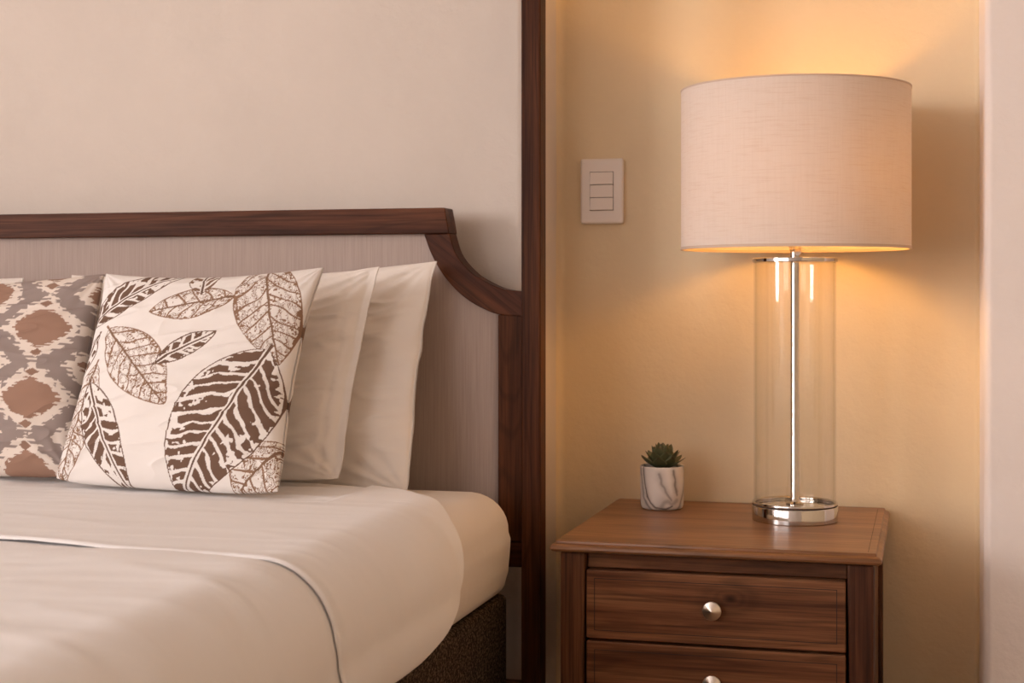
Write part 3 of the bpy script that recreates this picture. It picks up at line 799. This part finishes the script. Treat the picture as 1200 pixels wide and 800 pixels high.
# rosette
V, F, K = [], [], []
def add_leaf(az, el, L, W, th, z0, r0, tip):
    """pointed fleshy leaf: closed loft"""
    off = len(V); nl, nc = 12, 10
    d = np.array([math.cos(az) * math.cos(el), math.sin(az) * math.cos(el), math.sin(el)])
    sd = np.array([-math.sin(az), math.cos(az), 0]); up = np.cross(d, sd) * -1
    up = np.cross(sd, d) * -1 if (np.cross(sd, d)[2] < 0) else np.cross(sd, d)
    o_ = np.array([math.cos(az) * r0, math.sin(az) * r0, z0])
    for i in range(nl + 1):
        t_ = i / nl
        w = W * (math.sin(PI * min(1, (t_ * .80 + .20)) ** 1.25) ** .85 if t_ < 1 else 0) + .0001
        h = th * (1 - t_) ** .6 * (.6 + .4 * math.sin(PI * min(1, t_ + .2))) + .0001
        c_ = o_ + d * L * t_ + up * L * .18 * t_ * t_
        for j in range(nc):
            a = 2 * PI * j / nc
            yb = math.sin(a) * h * (.45 if math.sin(a) > 0 else 1)
            V.append(tuple(c_ + sd * w * math.cos(a) + up * (yb + .25 * abs(math.cos(a)) ** 2 * h)))
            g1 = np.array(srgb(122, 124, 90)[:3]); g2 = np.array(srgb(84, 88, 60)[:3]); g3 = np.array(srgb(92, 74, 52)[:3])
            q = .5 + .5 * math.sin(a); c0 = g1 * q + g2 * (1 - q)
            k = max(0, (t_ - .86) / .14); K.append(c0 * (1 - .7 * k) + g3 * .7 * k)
    for i in range(nl):
        for j in range(nc):
            F.append((off + i * nc + j, off + i * nc + (j + 1) % nc, off + (i + 1) * nc + (j + 1) % nc, off + (i + 1) * nc + j))
for ring, (cnt, el, L, W, z0, r0) in enumerate(((8, 20, .040, .0135, .080, .009), (8, 36, .038, .013, .084, .007), (7, 52, .036, .012, .087, .005), (6, 66, .034, .010, .090, .003), (3, 80, .030, .007, .093, .002))):
    for k in range(cnt):
        add_leaf(2 * PI * (k + ring * .5) / cnt + random.uniform(-.12, .12), math.radians(el + random.uniform(-5, 5)), L * random.uniform(.92, 1.08), W, .0042, z0, r0, 0)
lathe_obj('stem', [(0, .070), (.008, .070), (.010, .082), (.006, .098), (0, .099)], M['succulent'], pot, 16)
o = obj('rosette', V, F, M['succulent'], pot, True)
at = o.data.color_attributes.new('print', 'FLOAT_COLOR', 'POINT')
at.data.foreach_set('color', np.concatenate([np.array(K), np.ones((len(K), 1))], 1).astype(np.float32).ravel())
st = bpy.data.objects['stem'].data
at = st.color_attributes.new('print', 'FLOAT_COLOR', 'POINT')
at.data.foreach_set('color', np.tile(np.array([.05, .06, .03, 1], np.float32), len(st.vertices)))

# ================================================================== LIGHT SWITCH
SX, SZ = -.6285, 1.2375
sw = thing('light_switch', 'white wall switch plate with three rockers between the bed post and the lamp', 'light switch', (SX, YA, SZ))
bm = add_box(bmesh.new(), -.0440, .0440, -.0140, -.0003, -.0655, .0655, .005, 4); bmobj('plate', bm, M['switch'], sw)
bm = add_box(bmesh.new(), -.0242, .0242, -.0144, -.0135, -.0390, .0390, 0); bmobj('rocker_gap_shade', bm, M['gap'], sw)  # dark sheet painted as shade between the rockers
for k, tl in enumerate((6, 0, 6)):
    zc_ = .0257 - k * .0257
    bm = add_box(bmesh.new(), -.0235, .0235, -.0020, .003, -.0123, .0123, .0008, 2)
    Mx = Matrix.Translation((0, -.0151, zc_)) @ Matrix.Rotation(math.radians(-tl), 4, 'X') @ Matrix.Rotation(math.radians(0), 4, 'Z')
    bmesh.ops.transform(bm, matrix=Mx, verts=bm.verts); bmobj('rocker', bm, M['switch'], sw)

# ================================================================== LIGHT
def area(name, loc, rot, sx_, sy_, power, col):
    l = bpy.data.lights.new(name, 'AREA'); l.shape = 'RECTANGLE'; l.size = sx_; l.size_y = sy_; l.energy = power; l.color = col
    o = bpy.data.objects.new(name, l); o.location = loc; o.rotation_euler = rot; C.objects.link(o); return o
DAY = (1.0, .915, .925)
area('daylight_window_left', (XL - .13, (WL[0] + WL[1]) / 2, (WL[2] + WL[3]) / 2), (0, -PI / 2, 0), WL[3] - WL[2], WL[1] - WL[0], 212, DAY)
area('daylight_window_front', ((WF[0] + WF[1]) / 2, YF - .13, (WF[2] + WF[3]) / 2), (PI / 2, 0, 0), WF[1] - WF[0], WF[3] - WF[2], 40, DAY)
w = bpy.data.worlds.new('sky'); bpy.context.scene.world = w; w.use_nodes = True
w.node_tree.nodes['Background'].inputs[0].default_value = (.9, .88, .9, 1); w.node_tree.nodes['Background'].inputs[1].default_value = .6

# ================================================================== CAMERA
cam = bpy.data.cameras.new('camera'); co = bpy.data.objects.new('camera', cam); C.objects.link(co)
co.location = (0, 0, 1.03); co.rotation_euler = (PI / 2, 0, math.atan(485 / 1795))
cam.sensor_fit = 'HORIZONTAL'; cam.sensor_width = 36; cam.lens = 1795 / 1200 * 36; cam.shift_y = -55 / 1200
cam.dof.use_dof = True; cam.dof.focus_distance = 2.5; cam.dof.aperture_fstop = 7
cam.clip_start = .02
sc = bpy.context.scene; sc.camera = co
sc.view_settings.view_transform = 'Standard'; sc.view_settings.look = 'None'; sc.view_settings.gamma = 1
sc.view_settings.use_curve_mapping = False; sc.view_settings.exposure = 0
sc.cycles.use_denoising = True; sc.cycles.max_bounces = 10; sc.cycles.diffuse_bounces = 6; sc.cycles.transparent_max_bounces = 12
sc.cycles.sample_clamp_indirect = 4
